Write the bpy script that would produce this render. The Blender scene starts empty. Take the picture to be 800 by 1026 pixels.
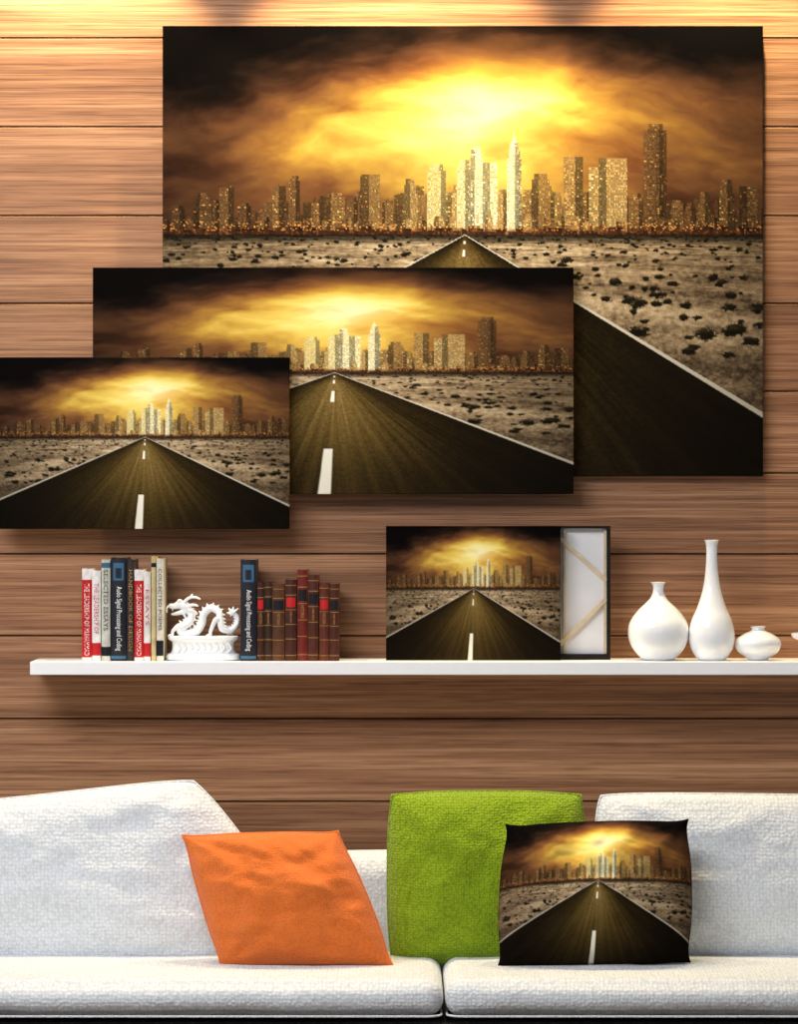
import bpy, bmesh, math, random
import numpy as np
from mathutils import Vector, noise as mnoise
random.seed(7); rng=np.random.default_rng(7)
scene=bpy.context.scene
scene.view_settings.view_transform='Standard'
D=8.0; S=0.0022; CZ=1.33
def sc(y): return S*(D+y)/D
def P(px,py,y): return Vector(((px-400)*sc(y), y, CZ-(py-513)*sc(y)))
def l1(c):
    c=c/255.0
    return c/12.92 if c<=0.04045 else ((c+0.055)/1.055)**2.4
def lin(r,g,b): return (l1(r),l1(g),l1(b),1)
# ---------------------------------------------------------------- materials
def newmat(name):
    m=bpy.data.materials.new(name); m.use_nodes=True
    nt=m.node_tree; return m,nt,nt.nodes['Principled BSDF']
def simple(name,col,rough=0.5,spec=0.5,coat=0,noise_amt=0.08,nscale=30,bump=0,bscale=200):
    m,nt,b=newmat(name); N=nt.nodes; L=nt.links
    tc=N.new('ShaderNodeTexCoord'); no=N.new('ShaderNodeTexNoise'); no.inputs['Scale'].default_value=nscale
    no.inputs['Detail'].default_value=4
    L.new(tc.outputs['Object'],no.inputs['Vector'])
    r=N.new('ShaderNodeValToRGB'); k=noise_amt
    r.color_ramp.elements[0].position=.3; r.color_ramp.elements[1].position=.7
    r.color_ramp.elements[0].color=(col[0]*(1-k),col[1]*(1-k),col[2]*(1-k),1)
    r.color_ramp.elements[1].color=(min(1,col[0]*(1+k)),min(1,col[1]*(1+k)),min(1,col[2]*(1+k)),1)
    L.new(no.outputs['Fac'],r.inputs['Fac']); L.new(r.outputs['Color'],b.inputs['Base Color'])
    b.inputs['Roughness'].default_value=rough; b.inputs['Specular IOR Level'].default_value=spec
    b.inputs['Coat Weight'].default_value=coat
    if bump:
        n2=N.new('ShaderNodeTexNoise'); n2.inputs['Scale'].default_value=bscale; n2.inputs['Detail'].default_value=3
        L.new(tc.outputs['Object'],n2.inputs['Vector'])
        bp=N.new('ShaderNodeBump'); bp.inputs['Strength'].default_value=bump; bp.inputs['Distance'].default_value=0.002
        L.new(n2.outputs['Fac'],bp.inputs['Height']); L.new(bp.outputs['Normal'],b.inputs['Normal'])
    return m
def fabric(name,col,cell=130,dark=0.75,strength=0.5,sheen=0.2,fold=0.004):
    m,nt,b=newmat(name); N=nt.nodes; L=nt.links
    tc=N.new('ShaderNodeTexCoord')
    mp=N.new('ShaderNodeMapping'); mp.inputs['Scale'].default_value=(1,0.6,1); L.new(tc.outputs['Object'],mp.inputs['Vector'])
    vo=N.new('ShaderNodeTexVoronoi'); vo.inputs['Scale'].default_value=cell; vo.inputs['Randomness'].default_value=0.55
    L.new(mp.outputs['Vector'],vo.inputs['Vector'])
    r=N.new('ShaderNodeValToRGB'); r.color_ramp.elements[0].position=0.15; r.color_ramp.elements[1].position=0.75
    r.color_ramp.elements[0].color=col
    r.color_ramp.elements[1].color=(col[0]*dark,col[1]*dark,col[2]*dark,1)
    L.new(vo.outputs['Distance'],r.inputs['Fac']); L.new(r.outputs['Color'],b.inputs['Base Color'])
    inv=N.new('ShaderNodeMath'); inv.operation='MULTIPLY'; inv.inputs[1].default_value=-1
    L.new(vo.outputs['Distance'],inv.inputs[0])
    bp=N.new('ShaderNodeBump'); bp.inputs['Strength'].default_value=strength; bp.inputs['Distance'].default_value=0.003
    L.new(inv.outputs[0],bp.inputs['Height'])
    n2=N.new('ShaderNodeTexNoise'); n2.inputs['Scale'].default_value=9; n2.inputs['Detail'].default_value=3; n2.inputs['Distortion'].default_value=.6
    L.new(tc.outputs['Object'],n2.inputs['Vector'])
    b2=N.new('ShaderNodeBump'); b2.inputs['Strength'].default_value=0.6; b2.inputs['Distance'].default_value=fold*3
    L.new(n2.outputs['Fac'],b2.inputs['Height']); L.new(bp.outputs['Normal'],b2.inputs['Normal'])
    L.new(b2.outputs['Normal'],b.inputs['Normal'])
    b.inputs['Roughness'].default_value=0.9; b.inputs['Specular IOR Level'].default_value=0.15
    b.inputs['Sheen Weight'].default_value=sheen
    return m
def printmat(name,rough=0.55,weave=0.1):
    m,nt,b=newmat(name); N=nt.nodes; L=nt.links
    a=N.new('ShaderNodeAttribute'); a.attribute_name='art'
    L.new(a.outputs['Color'],b.inputs['Base Color'])
    b.inputs['Roughness'].default_value=rough; b.inputs['Specular IOR Level'].default_value=0.02
    tc=N.new('ShaderNodeTexCoord'); n2=N.new('ShaderNodeTexNoise'); n2.inputs['Scale'].default_value=700
    L.new(tc.outputs['Object'],n2.inputs['Vector'])
    bp=N.new('ShaderNodeBump'); bp.inputs['Strength'].default_value=weave; bp.inputs['Distance'].default_value=0.001
    L.new(n2.outputs['Fac'],bp.inputs['Height']); L.new(bp.outputs['Normal'],b.inputs['Normal'])
    return m
def woodmat():
    m,nt,b=newmat('wood_planks'); N=nt.nodes; L=nt.links
    tc=N.new('ShaderNodeTexCoord'); geo=N.new('ShaderNodeNewGeometry')
    off=N.new('ShaderNodeVectorMath'); off.operation='SCALE'; off.inputs[0].default_value=(13.7,5.1,3.3)
    L.new(geo.outputs['Random Per Island'],off.inputs['Scale'])
    add=N.new('ShaderNodeVectorMath'); add.operation='ADD'
    L.new(tc.outputs['Object'],add.inputs[0]); L.new(off.outputs[0],add.inputs[1])
    def nz(scl,ns,det,dist=0):
        mp=N.new('ShaderNodeMapping'); mp.inputs['Scale'].default_value=scl; L.new(add.outputs[0],mp.inputs['Vector'])
        n=N.new('ShaderNodeTexNoise'); n.inputs['Scale'].default_value=ns; n.inputs['Detail'].default_value=det
        n.inputs['Distortion'].default_value=dist; n.inputs['Roughness'].default_value=.6
        L.new(mp.outputs['Vector'],n.inputs['Vector']); return n
    a=nz((0.6,1,26),1.0,5,0.3); c=nz((1.5,1,150),1.0,6,0.0); d=nz((6,1,420),1.0,2)
    r=N.new('ShaderNodeValToRGB'); cr=r.color_ramp
    cr.elements[0].position=.32; cr.elements[0].color=lin(102,68,47)
    cr.elements[1].position=.70; cr.elements[1].color=lin(200,154,117)
    e=cr.elements.new(.5); e.color=lin(152,108,78)
    mix=N.new('ShaderNodeMix'); mix.data_type='FLOAT'; mix.inputs['Factor'].default_value=.55
    L.new(a.outputs['Fac'],mix.inputs[2]); L.new(c.outputs['Fac'],mix.inputs[3])
    L.new(mix.outputs[0],r.inputs['Fac'])
    r2=N.new('ShaderNodeValToRGB'); r2.color_ramp.elements[0].position=.36; r2.color_ramp.elements[0].color=(.45,.38,.33,1)
    r2.color_ramp.elements[1].position=.50; r2.color_ramp.elements[1].color=(1,1,1,1)
    L.new(d.outputs['Fac'],r2.inputs['Fac'])
    mm=N.new('ShaderNodeMix'); mm.data_type='RGBA'; mm.blend_type='MULTIPLY'; mm.inputs['Factor'].default_value=.7
    L.new(r.outputs['Color'],mm.inputs[6]); L.new(r2.outputs['Color'],mm.inputs[7])
    hs=N.new('ShaderNodeHueSaturation'); mr=N.new('ShaderNodeMapRange')
    mr.inputs['To Min'].default_value=.9; mr.inputs['To Max'].default_value=1.1
    L.new(geo.outputs['Random Per Island'],mr.inputs['Value']); L.new(mr.outputs[0],hs.inputs['Value'])
    L.new(mm.outputs[2],hs.inputs['Color']); L.new(hs.outputs['Color'],b.inputs['Base Color'])
    bp=N.new('ShaderNodeBump'); bp.inputs['Strength'].default_value=.25; bp.inputs['Distance'].default_value=0.001
    L.new(c.outputs['Fac'],bp.inputs['Height']); L.new(bp.outputs['Normal'],b.inputs['Normal'])
    b.inputs['Roughness'].default_value=.5; b.inputs['Specular IOR Level'].default_value=.25
    return m
# ---------------------------------------------------------------- mesh tools
class MB:
    def __init__(s): s.v=[];s.f=[];s.m=[]
    def add(s,vs,fs,mat=0):
        o=len(s.v); s.v+= [tuple(v) for v in vs]; s.f+=[tuple(i+o for i in f) for f in fs]; s.m+=[mat]*len(fs)
    def box(s,x0,x1,y0,y1,z0,z1,mat=0,bev=0,seg=2):
        bm=bmesh.new(); bmesh.ops.create_cube(bm,size=1)
        for v in bm.verts: v.co=Vector(((x0+x1)/2+v.co.x*(x1-x0),(y0+y1)/2+v.co.y*(y1-y0),(z0+z1)/2+v.co.z*(z1-z0)))
        if bev: bmesh.ops.bevel(bm,geom=bm.edges[:],offset=bev,segments=seg,profile=.6,affect='EDGES')
        bm.verts.index_update()
        s.add([v.co.copy() for v in bm.verts],[[v.index for v in f.verts] for f in bm.faces],mat); bm.free()
    def obj(s,name,mats,smooth=True,parent=None,angle=None):
        me=bpy.data.meshes.new(name)
        a=np.array(s.v); c=(a.min(0)+a.max(0))/2; a=a-c
        me.from_pydata(a.tolist(),[],s.f); me.update()
        for m in mats: me.materials.append(m)
        me.polygons.foreach_set('material_index',s.m)
        me.polygons.foreach_set('use_smooth',[smooth]*len(s.f))
        if smooth and angle: me.set_sharp_from_angle(angle=math.radians(angle))
        o=bpy.data.objects.new(name,me); scene.collection.objects.link(o); o.location=c
        if parent:
            o.parent=parent; o.location=Vector(c)-parent.location
        return o
def empty(name,loc):
    o=bpy.data.objects.new(name,None); o.location=loc; o.empty_display_size=.05; scene.collection.objects.link(o); return o
def catmull(pts,n):
    out=[]; k=len(pts)
    for i in range(k-1):
        p0=pts[max(i-1,0)];p1=pts[i];p2=pts[i+1];p3=pts[min(i+2,k-1)]
        for j in range(n):
            t=j/n
            out.append(tuple(0.5*((2*b)+(-a+c)*t+(2*a-5*b+4*c-d)*t*t+(-a+3*b-3*c+d)*t**3) for a,b,c,d in zip(p0,p1,p2,p3)))
    out.append(tuple(pts[-1])); return out
def tube(pts,radii,seg=10,closed=False):
    vs=[];fs=[];n=len(pts); pts=[Vector(p) for p in pts]; up=Vector((0,1,0))
    for i,p in enumerate(pts):
        if closed: t=pts[(i+1)%n]-pts[i-1]
        else: t=pts[min(i+1,n-1)]-pts[max(i-1,0)]
        t.normalize(); a=t.cross(up)
        if a.length<1e-3: a=t.cross(Vector((1,0,0)))
        a.normalize(); b=t.cross(a).normalized(); r=radii[i] if hasattr(radii,'__len__') else radii
        for k in range(seg):
            an=2*math.pi*k/seg; vs.append(p+(a*math.cos(an)+b*math.sin(an))*r)
    m=n if closed else n-1
    for i in range(m):
        j=(i+1)%n
        for k in range(seg):
            l=(k+1)%seg; fs.append((i*seg+k,i*seg+l,j*seg+l,j*seg+k))
    if not closed:
        fs.append(tuple(range(seg))); fs.append(tuple((n-1)*seg+k for k in reversed(range(seg))))
    return vs,fs
def lathe(name,c,prof,mat,seg=64,ex=2.0,sy=1.0,parent=None):
    mb=MB(); vs=[];fs=[]
    n=len(prof)
    for r,z in prof:
        for k in range(seg):
            a=2*math.pi*k/seg; ca,sa=math.cos(a),math.sin(a)
            q=(abs(ca)**ex+abs(sa)**ex)**(-1/ex)
            vs.append((c[0]+r*q*ca,c[1]+r*q*sa*sy,c[2]+z))
    for i in range(n-1):
        for k in range(seg):
            l=(k+1)%seg; fs.append((i*seg+k,i*seg+l,(i+1)*seg+l,(i+1)*seg+k))
    fs.append(tuple(reversed(range(seg)))); fs.append(tuple((n-1)*seg+k for k in range(seg)))
    mb.add(vs,fs); return mb.obj(name,[mat],True,parent,50)
def rbox(mb,c,h,r,n=(30,20,8),crown=(0,0),mat=0,wr=0.0,seed=0):
    idx={};vs=[];fs=[]
    def put(p):
        k=tuple(round(x,5) for x in p)
        if k in idx: return idx[k]
        q=Vector((p[0]*h[0],p[1]*h[1],p[2]*h[2]))
        i=Vector([max(-(h[a]-r),min(h[a]-r,q[a])) for a in range(3)]); d=q-i
        if d.length>1e-9: q=i+d.normalized()*r
        fx=(1-abs(p[0])**3);fy=(1-abs(p[1])**3);fz=(1-abs(p[2])**2)
        if p[2]>0: q.z+=crown[0]*fx*fy*p[2]
        if p[1]<0: q.y-=crown[1]*fx*fz*(-p[1])
        w=Vector(c)+q
        if wr:
            nn=mnoise.fractal(Vector((w.x*5+seed,w.y*6,w.z*5)),1,2,3); w.z+=wr*nn; w.y+=wr*.6*nn
        idx[k]=len(vs); vs.append(w); return idx[k]
    def par(m): return [math.sin((i/m*2-1)*math.pi/2) for i in range(m+1)]
    A=[par(n[0]),par(n[1]),par(n[2])]
    for ax in range(3):
        u,v=[a for a in range(3) if a!=ax]
        for s in (-1,1):
            for i in range(n[u]):
                for j in range(n[v]):
                    q=[]
                    for (a,b) in ((i,j),(i+1,j),(i+1,j+1),(i,j+1)):
                        p=[0,0,0]; p[ax]=s;p[u]=A[u][a];p[v]=A[v][b]; q.append(put(p))
                    if (s==1)==(ax!=1): fs.append(q)
                    else: fs.append(q[::-1])
    mb.add(vs,fs,mat)
# ---------------------------------------------------------------- artwork
def vn(x,y,seed):
    xi=np.floor(x).astype(np.int64); yi=np.floor(y).astype(np.int64); xf=x-xi; yf=y-yi
    xf=xf*xf*(3-2*xf); yf=yf*yf*(3-2*yf)
    def h(a,b):
        n=(a*374761393+b*668265263+seed*974711)&0x7fffffff
        n=((n^(n>>13))*1274126177)&0x7fffffff
        return ((n^(n>>16))&0xffff)/65535.0
    return (h(xi,yi)*(1-xf)+h(xi+1,yi)*xf)*(1-yf)+(h(xi,yi+1)*(1-xf)+h(xi+1,yi+1)*xf)*yf
def fbm(x,y,seed,o=5):
    s=0;a=.5;t=0
    for i in range(o):
        s=s+a*vn(x*2**i+i*17.3,y*2**i+i*9.1,seed+i); t+=a; a*=.55
    return s/t
def ramp(t,st):
    xs=[s[0] for s in st]; t=np.clip(t,xs[0],xs[-1])
    return np.stack([np.interp(t,xs,[s[1][k] for s in st]) for k in range(3)],-1)
def ss(a,b,x):
    t=np.clip((x-a)/(b-a),0,1); return t*t*(3-2*t)
def paint(W=1400,H=1050):
    u,v=np.meshgrid((np.arange(W)+.5)/W,(np.arange(H)+.5)/H)
    HZ=.463; VU=.503
    wu=fbm(u*3,v*4,11)-.5; wv=fbm(u*3+9,v*4,21)-.5
    w2=fbm(u*8+wu*2,v*14+wv*2,25,4)-.5
    r1=np.sqrt(((u-.525+wu*.10)/.15)**2+((v-.20+wv*.12)/.115)**2)
    r2=np.sqrt(((u-.51+wu*.20)/.33)**2+((v-.24+wv*.24)/.235)**2)
    cl=fbm(u*3.4+wu*1.1,v*7.5+wv*1.4,31,7)
    cl3=fbm(u*7+wu*1.2+w2*.5,v*14+wv*1.5+w2*.6,38,6)
    cl2=fbm(u*16+wu*2,v*30+wv*2,47,5)
    c=1.5*(cl-.5)+.9*(cl3-.5)+.42*(cl2-.5)
    t=.40*np.exp(-r1**2.0)+.52*np.exp(-r2**1.8)+.20*ss(.02,.26,v)*(1-.30*ss(.33,.46,v))+.04
    t=t+c*(.42-.26*np.exp(-(r1*.9)**2))*(.6+.4*np.exp(-(r2*.6)**2))
    t=t-.27*ss(.16,.0,v)*(.4+.9*cl)
    t=t-.07*ss(.30,.05,u)*ss(.35,.1,v)
    red=ss(.05,-.3,c)[...,None]
    img=ramp(t,[(0,(10,7,7)),(.12,(34,22,16)),(.26,(76,49,33)),(.42,(120,79,47)),(.56,(160,114,54)),(.70,(204,162,68)),(.84,(238,208,100)),(1.0,(252,240,158)),(1.15,(255,249,200))])
    img=img*(1-red*np.array([.05,.14,.16])*.8)
    X0,Y0,BW,BH=163.,26.,602.,451.
    def rect(xa,xb,ya,yb,base,haze,win,shade):
        xa=max(xa,0);xb=min(xb,W)
        if xb<=xa or yb<=ya: return
        hh=yb-ya; ww=xb-xa
        cy=random.choice((4,5,5,6)); cx=random.choice((3,4,5))
        g=rng.random((hh//cy+1,ww//cx+1)); g=np.kron(g,np.ones((cy,cx)))[:hh,:ww]
        wy=(np.arange(hh)%cy>=cy//2)[:,None]; wx=(np.arange(ww)%cx>=1)[None,:]
        wmask=wy&wx
        k=np.where(wmask,np.where(g>win,1.0+.5*(g-win)/(1-win),.62+.2*g),.90)
        f=np.ones(ww); sp=int(ww*shade[0])
        if shade[1]>0: f[sp:]=.56
        else: f[:ww-sp]=.60
        k=k*f[None,:]
        blk=base[None,None,:]*k[...,None]
        gold=((g>.94)&wmask)[...,None]; blk=np.where(gold,np.minimum(blk*1.3+np.array([56,38,12]),255),blk)
        bg=img[ya:yb,xa:xb]; hz=np.linspace(haze,haze*.45,hh)[:,None,None]
        img[ya:yb,xa:xb]=np.clip(blk*(1-hz)+bg*hz,0,255)
    def bld(x0,x1,top,br,haze=.12,spire=0,style=None,win=.55):
        a=int((x0-X0)/BW*W); b=max(a+4,int((x1-X0)/BW*W)); tp=int((top-Y0)/BH*H); bt=int((HZ+.002)*H)
        ww=b-a; base=ramp(np.array(br),[(0,(36,25,18)),(.2,(80,57,38)),(.45,(134,100,60)),(.65,(182,148,92)),(.85,(234,212,142)),(1,(255,243,192))])
        st=style if style is not None else random.choice((0,0,1,1,2,3))
        shade=(random.uniform(.5,.75),random.choice((-1,1,1)))
        hh=bt-tp
        if st==0: rect(a,b,tp,bt,base,haze,win,shade)
        elif st==1:
            s=max(2,int(ww*.16)); rect(a,b,tp+int(hh*.10),bt,base,haze,win,shade); rect(a+s,b-s,tp,tp+int(hh*.10),base*1.05,haze,win,shade)
        elif st==2:
            s=max(2,int(ww*.11))
            rect(a,b,tp+int(hh*.26),bt,base,haze,win,shade); rect(a+s,b-s,tp+int(hh*.10),tp+int(hh*.26),base*1.03,haze,win,shade); rect(a+2*s,b-2*s,tp,tp+int(hh*.10),base*1.06,haze,win,shade)
        elif st==3:
            n=max(3,int(ww*.3))
            for i in range(n): rect(a+int(ww*i/n),a+int(ww*(i+1)/n),tp+int((n-i)*1.1),tp+n+2,base,haze,win,shade)
            rect(a,b,tp+n,bt,base,haze,win,shade)
        if random.random()<.3 and hh>40:
            m=a+int(ww*random.uniform(.3,.7)); q=random.randint(5,14); img[max(0,tp-q):tp,m:m+1]=base*.7
        if spire:
            m=(a+b)//2
            for i in range(int(spire)):
                w_=max(1,int(ww*.36*(1-i/spire)**1.4)); yy=tp-i
                if yy>0: img[yy,m-w_:m+w_]=base*.97
    x=163
    while x<765:
        w=random.uniform(6,12); c_=math.exp(-((x-480)/130)**2)
        bld(x,x+w,235-random.uniform(12,36)-22*c_,.20+.30*c_*random.uniform(.7,1.2)+random.uniform(0,.12),.42); x+=w*random.uniform(.6,1.1)
    for b in [(172,184,206,.28),(194,212,193,.32),(213,220,200,.3),(220,235,184,.4),(238,252,203,.3),(261,285,203,.36),(273,287,187,.44),(289,301,176,.38),(304,320,203,.42),
              (325,346,193,.48),(347,359,198,.36),(361,381,175,.50),(383,394,200,.45),(395,425,186,.50),(404,418,179,.62),(428,447,164,.86),(447,459,190,.70),(498,509,190,.66),
              (524,536,190,.5),(533,551,174,.48),(552,563,192,.55),(565,584,157,.58),(584,592,192,.42),(590,607,167,.70),(600,629,159,.68),(630,645,194,.45),
              (668,685,200,.4),(686,698,203,.32),(700,713,192,.44),(721,736,180,.42),(741,759,187,.36)]:
        bld(b[0],b[1],b[2],b[3],.14)
    bld(645,668,131,.34,.36,spire=10,style=0); bld(649,665,124,.32,.40,style=0)
    bld(458,473,160,.92,.05,style=1); bld(470,485,149,1.0,.04,spire=7,style=2); bld(484,498,163,.97,.05,style=0); bld(508,523,151,1.0,.04,style=1); bld(511,520,143,1.0,.04,spire=28,style=0)
    x=163
    while x<765:
        w=random.uniform(5,12); c_=math.exp(-((x-480)/150)**2)
        bld(x,x+w,235-random.uniform(5,20),.18+.44*c_*random.uniform(.5,1.15)+random.uniform(0,.2),.05,win=.6); x+=w*random.uniform(.8,1.5)
    x=163
    while x<765:
        w=random.uniform(5,16); bld(x,x+w,235-random.uniform(2,8),random.uniform(.0,.18),0,style=0,win=.8); x+=w*random.uniform(.6,1.3)
    k=.15*np.exp(-((u-.52)/.18)**2-((v-.30)/.11)**2)*(v<HZ); k=k[...,None]; img=img*(1-k)+np.array([255,226,130])*k
    band=np.exp(-((v-HZ+.016)/.014)**2)
    sp=(rng.random((H//3+1,W//3+1))>.91).astype(float); sp=np.kron(sp,np.ones((3,3)))[:H,:W]
    k=(band*sp*(v<HZ))[...,None]; img=img*(1-k)+np.array([255,176,92])*k
    k=(.5*np.exp(-((v-HZ+.004)/.009)**2)*(v<HZ))[...,None]; img=img*(1-k)+np.array([92,44,24])*k
    # ground
    d=np.clip((v-HZ)/(1-HZ),1e-4,1)
    gp=fbm(u*W/9,v*H/7,51,5); g=fbm((u-VU)/(d+.06)*14,1/(d+.06)*9,55,5); g2=fbm((u-VU)/(d+.05)*2.2,1/(d+.06)*2.0,61,5); g3=rng.random((H,W))
    gv=.60+.62*(gp-.5)*(.5+d)+.36*(g-.5)+.75*(g2-.5)+.14*(g3-.5)*ss(.02,.3,d)
    gv=gv*(.74+.42*np.exp(-((u-.5)/.42)**2))*(1-.50*ss(.28,1,d))
    gnd=ramp(gv,[(0,(16,14,11)),(.25,(58,47,35)),(.5,(122,102,77)),(.75,(182,158,124)),(1,(222,202,166))])
    dk=ss(.05,0,d)[...,None]; gnd=gnd*(1-dk*.75)
    for i in range(760):
        dd=(random.random()**2.4)*.5+.004; cx=random.random(); cy=HZ+dd*(1-HZ)
        if dd>.12 and random.random()<.4: continue
        rx=(.0030+.034*dd)*random.uniform(.35,1.15); ry=rx*random.uniform(.6,.95)
        ya,yb=int((cy-ry*2)*H),int((cy+ry*2)*H)+1; xa,xb=int(max(0,cx-rx*2)*W),int(min(1,cx+rx*2)*W)+1
        ya=max(ya,0); yb=min(yb,H); xb=min(xb,W)
        U=u[ya:yb,xa:xb];V=v[ya:yb,xa:xb]
        q=((U-cx)/rx)**2+((V-cy)/ry)**2+1.6*(gp[ya:yb,xa:xb]-.5)+.7*(g3[ya:yb,xa:xb]-.5)
        k=(.95*ss(1.1,.6,q))[...,None]
        hi=ss(cy,cy-ry,V)[...,None]
        gnd[ya:yb,xa:xb]=gnd[ya:yb,xa:xb]*(1-k)+(np.array([20,17,11])+hi*np.array([50,43,22])*(.3+g3[ya:yb,xa:xb][...,None]))*k
    # road
    uL=VU-VU*(v-HZ)/.362; uR=VU+(1-VU)*(v-HZ)/.397
    on=(u>uL)&(u<uR)
    sl=(u-VU)/(v-HZ+1e-4)
    st=fbm(sl*44,v*3,71,4)+.9*(fbm(u*W/5,v*H/4,81,4)-.5)
    mid=np.exp(-((sl+.02)/.66)**2)
    rv=(.24+.58*mid)*(1.0-.58*ss(.1,1,d))*(.66+.62*st)*(1-.45*ss(.10,0,d))
    road=ramp(rv,[(0,(4,3,3)),(.2,(28,21,11)),(.5,(82,65,31)),(.8,(126,103,56)),(1,(160,134,80))])
    low=np.where(on[...,None],road,gnd)
    lw=.0014+.011*d
    for e,(a) in ((uL,1),(uR,-1)):
        k=ss(1,.6,np.abs(u-e-a*lw*.6)/lw)[...,None]*.92; low=low*(1-k)+np.array([232,224,206])*k
    cu=VU-.022*d
    da=((v>.80)|((v>.545)&(v<.592))|((v>.497)&(v<.512))|((v>.478)&(v<.484)))
    k=(ss(1,.7,np.abs(u-cu)/(.0016+.0145*d))*da*.97)[...,None]; low=low*(1-k)+np.array([252,248,232])*k
    m=ss(HZ-.001,HZ+.001,v)[...,None]
    img=img*(1-m)+low*m
    vig=1-.36*np.clip(((u-.5)/.62)**2*1.0+((v-.42)/.85)**2*.6,0,1)
    img=np.clip(img*vig[...,None],0,255)/255
    return np.where(img<=.04045,img/12.92,((img+.055)/1.055)**2.4)
ART=paint()
def art_sample(nx,ny):
    H,W,_=ART.shape
    kx=max(1,int(W/nx)); ky=max(1,int(H/ny))
    c=np.cumsum(np.cumsum(np.pad(ART,((1,0),(1,0),(0,0))),0),1)
    xs=np.linspace(0,W,nx); ys=np.linspace(0,H,ny)
    x0=np.clip((xs-kx/2).astype(int),0,W-kx);y0=np.clip((ys-ky/2).astype(int),0,H-ky)
    x1=x0+kx;y1=y0+ky
    return (c[np.ix_(y1,x1)]-c[np.ix_(y0,x1)]-c[np.ix_(y1,x0)]+c[np.ix_(y0,x0)])/(kx*ky)
CANV=printmat('canvas_print_ink',.7,.05)
def set_cols(me,cols):
    a=me.color_attributes.new('art','FLOAT_COLOR','POINT')
    c=np.ones((len(cols),4),np.float32); c[:,:3]=cols; a.data.foreach_set('color',c.ravel())
def canvas(name,px0,py0,px1,py1,yf,th,nx,ny,zfix=None):
    A=P(px0,py0,yf);B=P(px1,py1,yf)
    x0,x1,zt,zb=A.x,B.x,A.z,B.z
    if zfix is not None: zb=zfix
    X,Z=np.meshgrid(np.linspace(x0,x1,nx),np.linspace(zt,zb,ny)); Y=np.full_like(X,yf)
    Y[0,:]+=.0012;Y[-1,:]+=.0012;Y[:,0]+=.0012;Y[:,-1]+=.0012
    co=np.stack([X,Y,Z],-1).reshape(-1,3); cols=art_sample(nx,ny).reshape(-1,3)
    i=np.arange(nx*ny).reshape(ny,nx)
    F=np.stack([i[:-1,:-1],i[1:,:-1],i[1:,1:],i[:-1,1:]],-1).reshape(-1,4)
    ring=np.concatenate([i[0,:-1],i[:-1,-1],i[-1,:0:-1],i[:0:-1,0]])
    bo=co[ring].copy(); bo[:,1]=yf+th; n0=len(co); nr=len(ring)
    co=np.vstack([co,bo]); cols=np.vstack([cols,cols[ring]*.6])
    j=np.arange(nr); jn=(j+1)%nr
    F2=np.stack([ring[j],ring[jn],n0+jn,n0+j],-1)
    c=(co.min(0)+co.max(0))/2
    me=bpy.data.meshes.new(name)
    faces=F.tolist()+F2.tolist()+[(n0+j[::-1]).tolist()]
    me.from_pydata((co-c).tolist(),[],faces); me.update(); set_cols(me,cols); me.materials.append(CANV)
    o=bpy.data.objects.new(name,me); scene.collection.objects.link(o); o.location=c; return o
canvas('canvas_print',163,26,765,477,-.033,.031,820,615)
canvas('canvas_print',93,268,575,495,-.066,.031,660,311)
canvas('canvas_print',-1,358,290,530,-.099,.031,400,238)
# ---------------------------------------------------------------- room
WOOD=woodmat(); DARK=simple('groove_dark',lin(28,15,10),.9,.1)
mb=MB()
seams=[-225,-138,-50,38,127,216,304,392,474,555,637,720,803,886,969,1052,1118]
zs=[2.85]+[CZ-(p-513)*S for p in seams if CZ-(p-513)*S<2.8 and CZ-(p-513)*S>0.02]+[0]
for a,b in zip(zs[:-1],zs[1:]):
    mb.box(-2.6,2.6,0,.02,b+.0016,a-.0016,0,.0012,1)
mb.box(-2.6,2.6,.02,.1,0,2.85,1)
mb.obj('wall_back',[WOOD,DARK],False)
PAINT=simple('white_paint',lin(222,222,222),.8,.2,noise_amt=.02)
mb=MB(); mb.box(-2.7,-2.6,-9,.1,0,2.85); mb.obj('wall_left',[PAINT],False)
mb=MB(); mb.box(2.6,2.7,-9,.1,0,2.85); mb.obj('wall_right',[PAINT],False)
mb=MB(); mb.box(-2.7,2.7,-9,.1,2.85,2.95); mb.obj('ceiling',[PAINT],False)
FL=simple('floor_grey_oak',lin(138,130,122),.5,.3,nscale=6,noise_amt=.2)
mb=MB(); mb.box(-2.7,2.7,-9,.1,-.1,0); mb.obj('floor',[FL],False)
# shelf
SZ=1.008
WHITE=simple('shelf_lacquer',lin(252,252,254),.35,.4,noise_amt=.01)
x0=P(30,663,-.2).x
mb=MB(); mb.box(x0,1.35,-.2,-.0005,SZ-.028,SZ,0,.0015,2); mb.obj('wall_shelf',[WHITE],False)
# ---------------------------------------------------------------- small canvas and turned one
canvas('canvas_print',387,527,562,662,-.13,.024,260,200,zfix=SZ+.0005)
BLK=simple('black_canvas_edge',lin(16,13,12),.6,.2); CB=simple('canvas_back_cloth',lin(226,226,230),.8,.1,noise_amt=.03)
PINE=simple('pine_strip',lin(206,188,160),.6,.2,nscale=60,noise_amt=.1); 
yb=-.100
def Q(px,py,y=yb): return P(px,py,y)
par=empty('canvas_frame',(Q(520,600).x,yb+.01,SZ+.1))
mb=MB(); L_,R_=Q(404,0).x,Q(612,0).x; T_=Q(0,527).z
e=sc(yb)*3.5
for (a,b,c,d) in ((L_,L_+e,SZ+.0005,T_),(R_-e,R_,SZ+.0005,T_),(L_+e,R_-e,SZ+.0005,SZ+.0005+e*1.6),(L_+e,R_-e,T_-e*.7,T_)):
    mb.box(a,b,yb,yb+.024,c,d)
mb.obj('wrapped_edge',[BLK],False,par)
mb=MB(); mb.box(L_+e,R_-e,yb+.018,yb+.022,SZ+e*1.6,T_-e*.7); mb.obj('cloth_back',[CB],False,par)
mb=MB()
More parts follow.
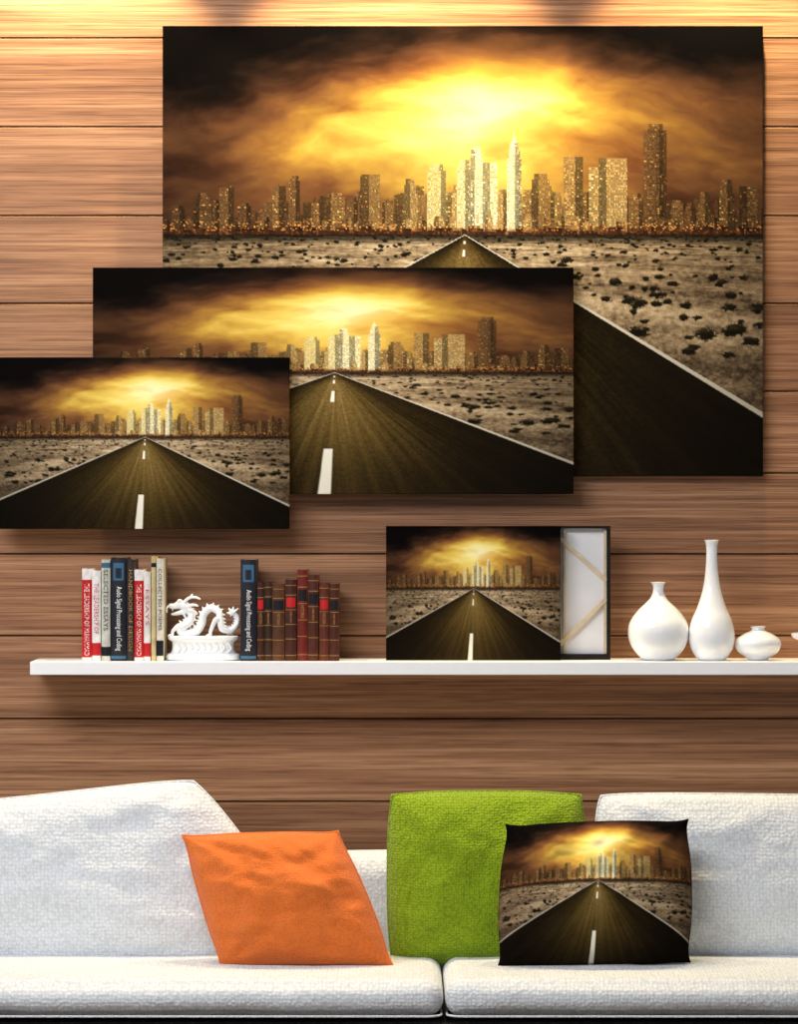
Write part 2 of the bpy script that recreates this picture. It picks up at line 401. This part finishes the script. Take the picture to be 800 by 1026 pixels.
def strip(p,q,w,y0,y1):
    a=Vector((p.x,0,p.z));b=Vector((q.x,0,q.z)); t=(b-a).normalized(); n=Vector((-t.z,0,t.x))*w/2
    vs=[]
    for y in (y0,y1):
        for c in (a+n,a-n,b-n,b+n): vs.append((c.x,y,c.z))
    mb.add(vs,[(0,1,2,3),(7,6,5,4),(0,4,5,1),(1,5,6,2),(2,6,7,3),(3,7,4,0)])
k=sc(yb)
strip(Q(560,538),Q(608,582),4*k,yb+.006,yb+.018)
strip(Q(608,600),Q(560,648),4*k,yb+.006,yb+.018)
strip(Q(566,531),Q(566,655),2*k,yb+.008,yb+.018)
strip(Q(607,531),Q(607,655),2.5*k,yb+.008,yb+.018)
mb.obj('brace_strips',[PINE],False,par)
# ---------------------------------------------------------------- vases
CER=simple('white_ceramic',lin(240,244,250),.12,.5,coat=.5,noise_amt=.005)
def vase(name,cx,y,prof,wall=2.0,seg=64):
    k=sc(y); base=P(cx,0,y); pts=catmull([(p[1],p[0]) for p in prof],6)
    pr=[(h*k,max(0,(661.5-py)*k)) for h,py in pts]
    lip=pr[-1]; inner=[(max(.0005,r-wall*k),z) for r,z in reversed(pr) if z>.01]
    pr=[(pr[0][0]*.6,0)]+pr+[(lip[0]-wall*k*.5,lip[1]+.0006)]+inner
    pr=[(max(r,.0004),z) for r,z in pr]
    lathe(name,(base.x,y,SZ+.0003),pr,CER,seg)
vase('vase',660,-.12,[(661,15),(658,19),(648,27),(636,30.5),(624,29),(612,21),(602,10.5),(596,6.5),(590,5.3),(586,6),(583.5,8)],1.5)
vase('vase',713.5,-.13,[(661,13),(658,16),(648,21.5),(636,23),(622,20.5),(608,14.5),(592,9.5),(576,6.8),(560,5.6),(548,5.6),(543,6.6),(541,7.8)],1.5)
vase('vase',760,-.12,[(661,9),(658,13),(653,20),(646,23.2),(640,21.5),(635,14),(632,7.5),(630,6.3),(628,8)],1.5)
vase('footed_cup',816,-.12,[(661,14),(659,13.5),(656,5),(650,3.2),(645,5),(642,14),(640,20),(637,22.5),(634.5,22.8)],1.5)
# ---------------------------------------------------------------- books
GOLD=simple('gilt',lin(170,126,62),.4,.5); PAGE=simple('paper_block',lin(228,218,196),.9,.1,nscale=200)
TW=simple('spine_white',lin(240,240,238),.6,.2); TB=simple('spine_black_ink',lin(24,24,30),.6,.2)
def textgeo(s):
    cu=bpy.data.curves.new('t','FONT'); cu.body=s; cu.size=1; cu.resolution_u=2; cu.extrude=0.02
    o=bpy.data.objects.new('t',cu); scene.collection.objects.link(o)
    dg=bpy.context.evaluated_depsgraph_get(); me=bpy.data.meshes.new_from_object(o.evaluated_get(dg))
    v=np.array([x.co[:] for x in me.vertices]); f=[tuple(p.vertices) for p in me.polygons]
    bpy.data.objects.remove(o); bpy.data.curves.remove(cu); bpy.data.meshes.remove(me); return v,f
def book(par,x0,x1,top,col,bands=(),text=None,labels=(),yf=-.165,depth=.13,name='book',rough=.5,tmat=None):
    k=sc(yf); X0=(x0-400)*k;X1=(x1-400)*k; w=X1-X0; h=(661.5-top)*k; g=.0003; X0+=g;X1-=g
    z0=SZ+.0003; z1=z0+h; cm=simple('cover_'+name,lin(*col),rough,.35,noise_amt=.18,nscale=70,bump=.15)
    mats=[cm,PAGE,GOLD,TW,TB,simple('label_red',lin(190,28,34),.5,.3),simple('label_blue',lin(58,98,130),.5,.3)]
    mb=MB(); t=.0016
    n=10; prof=[]
    bul=min(.004,w*.22)
    for i in range(n+1):
        a=i/n; prof.append((X0+(X1-X0)*a, yf-bul*math.sin(math.pi*a)+bul))
    inner=[(X1-t,yf+bul+t*1.5),(X0+t,yf+bul+t*1.5)]
    pr=[(X0,yf+depth)]+prof+[(X1,yf+depth),(X1-t,yf+depth)]+inner+[(X0+t,yf+depth)]
    m=len(pr); vs=[(p[0],p[1],z0) for p in pr]+[(p[0],p[1],z1) for p in pr]
    fs=[(i,(i+1)%m,m+(i+1)%m,m+i) for i in range(m)]
    fs+=[tuple(reversed(range(m))),tuple(range(m,2*m))]
    mb.add(vs,fs,0)
    mb.box(X0+t,X1-t,yf+bul+t*1.4,yf+depth-.003,z0+.002,z1-.003,1)
    def band(fa,fb,mi,off=.0005,inset=0):
        za=z0+h*fa; zb=z0+h*fb; vs=[]
        for z in (za,zb):
            for i in range(n+1):
                a=inset+(1-2*inset)*i/n; vs.append((X0+(X1-X0)*a,yf-bul*math.sin(math.pi*a)+bul-off,z))
            for i in range(n,-1,-1):
                a=inset+(1-2*inset)*i/n; vs.append((X0+(X1-X0)*a,yf-bul*math.sin(math.pi*a)+bul+.0002,z))
        q=2*(n+1); fs=[(i,(i+1)%q,q+(i+1)%q,q+i) for i in range(q)]+[tuple(reversed(range(q))),tuple(range(q,2*q))]
        mb.add(vs,fs,mi)
    for b in labels: band(b[0],b[1],b[2],.0004,b[3] if len(b)>3 else 0)
    for b in bands: band(b-.0035,b+.0035,2,.0009)
    if text:
        s,fa,fb,mi=text; v,f=textgeo(s); v=v.copy()
        mn=v.min(0);mx=v.max(0); L=(fb-fa)*h; sx=L/(mx[0]-mn[0]); sz=min(w*.5/(mx[1]-mn[1]),sx*1.7)
        cxm=(X0+X1)/2; out=[]
        for q in v:
            ly=(q[1]-(mn[1]+mx[1])/2)*sz; lx=(q[0]-mn[0])*sx
            x=cxm+ly; a=(x-X0)/(X1-X0)
            out.append((x,yf-bul*math.sin(math.pi*a)+bul-.0007-q[2]*.01,z0+h*fb-lx))
        mb.add(out,f,mi)
    mb.obj(name,mats,False,par)
bl=empty('books',(P(122,0,-.1).x,-.1,SZ))
book(bl,82,92,569,(232,228,226),(),('THE LEADERSHIP OF MUHAMMAD',.06,.84,3),((.04,.88,5,.0),),name='book_red_a')
book(bl,92,101,571,(232,230,228),(),('THE LEADERSHIP OF',.3,.86,5),((.06,.2,5),),name='book_white_a')
book(bl,101.5,110.5,560,(196,198,186),(),('SELECTED ESSAYS',.3,.9,4),((.92,.97,6),(.05,.14,4)),name='book_cream')
book(bl,111,126.5,558,(22,25,36),(),('Audio Signal Processing and Coding',.1,.72,3),((.78,.95,6,.15),(.80,.9,4,.3),(.02,.05,6)),name='book_navy')
book(bl,127,134.5,560,(46,40,40),(),('HANDBOOK OF DESIGN',.1,.9,2),name='book_charcoal')
book(bl,134.5,144,570,(232,228,226),(),('THE LEADERSHIP OF MUHAMMAD',.06,.84,3),((.04,.88,5,.0),),name='book_red_b')
book(bl,144,151,572,(226,224,220),(),('ESSAYS',.4,.8,5),((.05,.2,5),),name='book_white_b')
book(bl,151.5,156.5,557,(196,178,132),(),None,((.9,.94,4),),name='book_tan')
book(bl,156.8,164,559,(214,208,192),(),('COLLECTED POEMS',.3,.9,4),((.05,.2,4),),name='book_ivory')
br=empty('books',(P(290,0,-.1).x,-.1,SZ))
book(br,241,257,560,(20,24,38),(),('Audio Signal Processing and Coding',.1,.7,3),((.78,.95,6,.15),(.80,.9,4,.3),(.02,.05,6)),name='book_navy_b')
old=[(257.5,265,583,(58,28,20)),(265,273,582,(54,34,22)),(273,285.5,584,(84,50,28)),(285.8,297.5,580,(66,30,18)),(298,308.5,570,(104,30,22)),(308.5,319.5,575,(76,34,20)),(320,330,583,(90,40,24)),(330.2,340,584,(72,32,20))]
for i,o in enumerate(old):
    book(br,o[0],o[1],o[2],o[3],(.07,.27,.45,.63,.81,.93),('OPERA OMNIA' if i%2 else 'HISTORIA',.47,.61,2),((.66,.78,4 if i%3 else 5,.1),),name='book_leather_%d'%i,rough=.4)
# ---------------------------------------------------------------- dragon figurine
yd=-.12; kd=sc(yd)
dr=empty('dragon_figurine',(P(204,0,yd).x,yd,SZ))
def DP(x,y,dy=0): 
    p=P(x,y,yd); return (p.x,yd+dy*kd,p.z)
mb=MB()
def T(pts,rad,n=8,seg=10):
    c=catmull([DP(*p)+(r,) for p,r in zip(pts,rad)],n)
    v,f=tube([q[:3] for q in c],[max(q[3],.15)*kd for q in c],seg); mb.add(v,f); return c
body=T([(186,610,0),(192,616,-1),(189,624,-3),(181,629,-4),(184,634.5,-2),(196,633,1),(202,625,3),(204,616,3),(211,609.5,1),(219,613,-1),(221,622,-3),(223,630,-4),(231,632,-1),(237,626,2),(238,618,3),(233,614,2),(231,618,1)],
       [3.8,4.0,4.2,4.3,4.3,4.2,4.1,4.0,3.9,3.7,3.5,3.2,2.8,2.3,1.8,1.3,.6],10,12)
for i in range(6,len(body)-6,4):
    p=Vector(body[i][:3]); t=(Vector(body[i+1][:3])-Vector(body[i-1][:3])).normalized(); n=t.cross(Vector((0,1,0)))
    if n.z<-.35: n=-n if n.z<-.8 else n
    r=body[i][3]*kd; a=p+n*r*.7; tip=p+n*(r+2.6*kd)+t*1.0*kd
    v,f=tube([a-t*.2*kd,(a+tip)/2,tip],[1.5*kd,1.0*kd,.35*kd],6); mb.add(v,f)
T([(190,611,0),(185,607,0),(180,606,0),(175,607.5,0),(171,607,0),(169.5,605.5,0)],[3.6,4.8,4.3,3.1,2.7,1.8])
T([(187,612,0),(182,613.5,0),(176,615,0),(171.5,615.5,0)],[3.2,2.6,1.9,1.0])
for s in (-1,1):
    T([(182,602.5,s*2.8),(180,601.8,s*3.2),(178,603,s*3)],[1.2,1.7,1.0])
    T([(185,603,s*2.5),(190,599,s*3.5),(196,598.5,s*4.5),(201,600.5,s*5)],[1.7,1.5,1.2,.6]); T([(190,600,s*3.5),(192,596.5,s*4),(193,595,s*4.2)],[1.1,.9,.5])
    T([(188,608,s*3.5),(194,606,s*5),(199,607.5,s*5.5)],[2.2,1.6,.5]); T([(188,611,s*3.5),(194,612,s*5),(198,615,s*5)],[2.0,1.4,.5])
    T([(171,606,s*2),(167.5,609,s*4),(167.5,614,s*5)],[.9,.8,.5])
    T([(184,615,s*2),(186,619,s*2.5),(184,622,s*2)],[1.4,1.1,.5])
T([(173,612,0),(173,610.6,0)],[.8,.5])
for (hx,hy,s,fx) in ((184,628,-1,174),(193,632,1,198),(220,622,-1,212),(226,631,1,232)):
    T([(hx,hy,s*3),(hx+(fx-hx)*.45,hy-1,s*6),(fx+ (2 if fx>hx else -1)*.5,632.5,s*6.5),(fx,636.2,s*6.5)],[3.0,2.6,1.9,1.5])
    for c in (-1.6,-.2,1.2):
        T([(fx,636,s*6.5+c*.6),(fx-2+c,636.0,s*6.5+c*1.2-1),(fx-3.2+c*1.3,637.2,s*6.5+c*1.4-2)],[1.2,.9,.4])
for a,b in ((227,614),(229,609),(234,607.5),(239,609.5)):
    T([(233,615,2),((233+a)/2,(615+b)/2,2),(a,b,2.5)],[1.8,1.5,.5])
dg=mb.obj('dragon_body',[CER],True,dr)
rm=dg.modifiers.new('remesh','REMESH'); rm.mode='VOXEL'; rm.voxel_size=.0009; rm.use_smooth_shade=True
sm=dg.modifiers.new('smooth','SMOOTH'); sm.iterations=2; sm.factor=.4
b=P(204,661.5,yd)
pr=[(34,0),(37,1),(37.5,4),(36,6.5),(33,7.5),(31.5,10),(31,15),(31.5,18.5),(34,20),(35.5,21.5),(35.5,23.5),(34,24.6),(1,24.8)]
lathe('pedestal',(b.x,yd,SZ+.0003),[(r*kd,z*kd) for r,z in pr],CER,96,3.2,.5,dr)
mb=MB()
for i in range(-4,5):
    x=b.x+i*6.4*kd; v,f=tube([(x,yd-.5*31*kd,SZ+8.5*kd),(x+3*kd,yd-.5*31.6*kd,SZ+13*kd),(x,yd-.5*31*kd,SZ+18*kd)],.9*kd,6); mb.add(v,f)
mb.obj('pedestal_relief',[CER],True,dr)
# ---------------------------------------------------------------- sofa
WF=fabric('sofa_white_weave',lin(230,235,241),135,.76,.65)
SEAT=.42; sofa=empty('sofa',(0,-.6,0.2))
BASE=simple('sofa_base_black',lin(14,13,14),.6,.2)
mb=MB(); rbox(mb,(.1,-.345,.375),(1.3,.075,.237),.05,(60,12,24),(0.004,.0),0,.003); mb.obj('backrest',[WF],True,sofa)
SX=(445-400)*sc(-.85)
def piping(mb,x0,x1,y0,y1,z,r=.003):
    pts=[];R=.03
    for cx,cy,a0 in ((x1-R,y1-R,0),(x0+R,y1-R,90),(x0+R,y0+R,180),(x1-R,y0+R,270)):
        for i in range(7):
            a=math.radians(a0+15*i); pts.append((cx+R*math.cos(a),cy+R*math.sin(a),z))
    out=[]
    for i in range(len(pts)):
        a=Vector(pts[i]);b=Vector(pts[(i+1)%len(pts)]); m=max(1,int((b-a).length/.02))
        for j in range(m): out.append(a.lerp(b,j/m))
    vs=[];fs=[];n=len(out);seg=6
    for i,p in enumerate(out):
        t=(out[(i+1)%n]-out[i-1]).normalized(); a=Vector((0,0,1)); b=t.cross(a)
        for k in range(seg): an=2*math.pi*k/seg; vs.append(p+(a*math.cos(an)+b*math.sin(an))*r)
    for i in range(n):
        j=(i+1)%n
        for k in range(seg): l=(k+1)%seg; fs.append((i*seg+k,j*seg+k,j*seg+l,i*seg+l))
    mb.add(vs,fs)
for i,(a,b_) in enumerate(((-1.05,SX-.0015),(SX+.0015,1.25))):
    mb=MB(); rbox(mb,((a+b_)/2,-.672,.3785),((b_-a)/2,.248,.0365),.034,(60,30,14),(.006,.012),0,.003,i*9)
    piping(mb,a+.004,b_-.004,-.929,-.425,.347,.0025)
    mb.obj('seat_cushion_%d'%(i+1),[WF],True,sofa)
mb=MB(); rbox(mb,(.1,-.61,.235),(1.3,.33,.098),.02,(10,8,6)); mb.obj('base',[BASE],True,sofa)
for i,x in enumerate((-1.13,1.33)):
    mb=MB(); rbox(mb,(x,-.63,.37),(.075,.31,.18),.05,(10,26,20),(.005,0)); mb.obj('arm_%d'%(i+1),[WF],True,sofa)
for i,(x,y) in enumerate(((-1.1,-.35),(1.3,-.35),(-1.1,-.88),(1.3,-.88))):
    mb=MB(); v,f=tube([(x,y,.0),(x,y,.07),(x,y,.14)],[.018,.022,.025],16); mb.add(v,f); mb.obj('leg_%d'%(i+1),[BASE],True,sofa)
# ---------------------------------------------------------------- cushions
def cushion(name,cor,yb,yt,T,mat,k=.04,rc=0,n=60,m=60,p=2.6,q=.55,cols=None,wr=.05,seed=0,pipe=.0028,pipemat=None,pucker=.5,pin=0,fine=0):
    TL,TR,BR,BL=[Vector(P(c[0],c[1],y)) for c,y in zip(cor,(yt,yt,yb,yb))]
    nrm=((TR-TL).cross(BL-TL)).normalized()
    if nrm.y>0: nrm=-nrm
    ks=k if isinstance(k,tuple) else (k,k,k,k)
    def pos(u,v):
        kx=ks[0] if u<0 else ks[2]; ky=ks[1] if v<0 else ks[3]
        if v>0: pb=pin*.3
        else: pb=pin
        uu=u*(1-kx*(1-v*v)-pin*(1-v*v)*4*v*v*v*v); vv=v*(1-ky*(1-u*u)-pb*(1-u*u)*4*u*u*u*u)
        if rc:
            a=uu*math.sqrt(max(0,1-rc*vv**6)); b=vv*math.sqrt(max(0,1-rc*uu**6)); uu,vv=a,b
        a=(uu+1)/2;b=(vv+1)/2
        return (TL*(1-a)+TR*a)*(1-b)+(BL*(1-a)+BR*a)*b
    vs=[];fs=[];cc=[]
    for side in (1,-1):
        for j in range(m+1):
            v=-1+2*j/m
            for i in range(n+1):
                u=-1+2*i/n
                t=T/2*max(0,(1-abs(u)**p)*(1-abs(v)**p))**q
                w=pos(u,v)
                if wr and t>0:
                    edge=max(abs(u),abs(v)); s_=(u if abs(v)>abs(u) else v)
                    pk=math.sin(s_*19+seed+2.5*mnoise.noise(Vector((s_*3,seed,1))))*max(0,edge-.55)*(1-edge)*10
                    nn=mnoise.fractal(Vector((u*1.6+seed,v*1.6,side)),1,2,3)
                    cr=0
                    for su in (-1,1):
                        for sv in (-1,1):
                            du_,dv_=u-su,v-sv; rr=math.hypot(du_,dv_)
                            if rr<1.0 and rr>1e-6: cr+=math.sin(math.atan2(dv_,du_)*11+seed)*(1-rr)*rr*2.2
                    t*=1+wr*(2.2*nn+pk*pucker+cr)
                vs.append(w+nrm*t*side)
                if cols is not None: cc.append(cols[j,i])
    o=(n+1)*(m+1)
    for s in (0,1):
        for j in range(m):
            for i in range(n):
                a=s*o+j*(n+1)+i; f=(a,a+n+1,a+n+2,a+1); fs.append(f if s==0 else f[::-1])
    mb=MB(); mb.add(vs,fs,0)
    if pipe:
        loop=[vs[i] for i in range(n+1)]+[vs[j*(n+1)+n] for j in range(1,m+1)]+[vs[m*(n+1)+i] for i in range(n-1,-1,-1)]+[vs[j*(n+1)] for j in range(m-1,0,-1)]
        v,f=tube(loop,pipe,6,True); mb.add(v,f,1)
        if cols is not None:
            lc=[cc[i] for i in range(n+1)]+[cc[j*(n+1)+n] for j in range(1,m+1)]+[cc[m*(n+1)+i] for i in range(n-1,-1,-1)]+[cc[j*(n+1)] for j in range(m-1,0,-1)]
            for c in lc: cc+= [c*.6]*6
    ob=mb.obj(name,[mat,pipemat or mat],True)
    if cols is not None: set_cols(ob.data,np.array(cc))
    return ob
cushion('back_cushion',[(-110,812),(197,779),(332,968),(-110,975)],-.52,-.475,.13,WF,(0,.01,-.02,0),.07,80,60,2.6,.5,seed=3,wr=.10)
GR=fabric('green_boucle',lin(146,176,28),190,.58,1.0,.15,.003)
cushion('green_cushion',[(390,794),(585,794),(588,966),(390,966)],-.52,-.475,.15,GR,-.012,.06,70,70,2.7,.5,seed=5,wr=.08,pin=.02)
cushion('back_cushion',[(598,795),(905,799),(905,964),(600,961)],-.52,-.475,.13,WF,-.012,.06,70,60,2.8,.5,seed=8,wr=.08)
OR=fabric('orange_linen',lin(236,122,52),330,.74,.5,.15,.004)
cushion('orange_cushion',[(183,837),(339,833),(394,968),(221,968)],-.70,-.62,.17,OR,(-.005,.0,-.03,-.012),0,90,80,2.2,.55,seed=11,wr=.10,pin=.035)
NX,NY=260,195
PR=printmat('pillow_print',.85,.3)
cushion('throw_pillow',[(507,826),(690,821),(692,964),(499,969)],-.70,-.62,.18,PR,(-.022,.0,-.022,-.012),0,NX,NY,2.2,.55,cols=art_sample(NX+1,NY+1),seed=2,wr=.09,pipe=.0015,pin=.05)
# ---------------------------------------------------------------- lights
FIX=simple('downlight_metal',lin(210,210,210),.3,.6)
for i,px in enumerate((60,400,740)):
    x=(px-400)*S
    e=empty('downlight',(x,-.2,2.82))
    pr=[(.05,.03),(.05,0),(.042,0),(.036,.025),(.01,.027)]
    lathe('trim_ring',(x,-.2,2.818),pr,FIX,32,parent=e)
    ld=bpy.data.lights.new('downlight_lamp','SPOT'); ld.energy=82; ld.color=(1,.79,.44); ld.spot_size=math.radians(88); ld.spot_blend=.35; ld.shadow_soft_size=.02
    lo=bpy.data.objects.new('lamp',ld); scene.collection.objects.link(lo); lo.parent=e; lo.location=(0,0,-.012)
    lo.rotation_euler=(math.radians(10),0,0)
def area(name,loc,tgt,sx,sy,en,col):
    ld=bpy.data.lights.new(name,'AREA'); ld.shape='RECTANGLE'; ld.size=sx; ld.size_y=sy; ld.energy=en; ld.color=col
    o=bpy.data.objects.new(name,ld); scene.collection.objects.link(o); o.location=loc
    o.rotation_euler=(Vector(tgt)-Vector(loc)).to_track_quat('-Z','Y').to_euler(); return o
area('ceiling_softlight',(-1.1,-2.4,2.78),(0,-.3,.8),1.8,1.0,102,(.97,.98,1))
w=bpy.data.worlds.new('w'); scene.world=w; w.use_nodes=True
w.node_tree.nodes['Background'].inputs[0].default_value=(.92,.96,1,1); w.node_tree.nodes['Background'].inputs[1].default_value=1.0
# ---------------------------------------------------------------- camera
cd=bpy.data.cameras.new('camera'); cam=bpy.data.objects.new('camera',cd); scene.collection.objects.link(cam)
cam.location=(0,-D,CZ); cam.rotation_euler=(math.pi/2,0,0)
cd.sensor_fit='VERTICAL'; cd.sensor_height=36; cd.lens=36*(D/S)/1026; cd.clip_end=50
scene.camera=cam
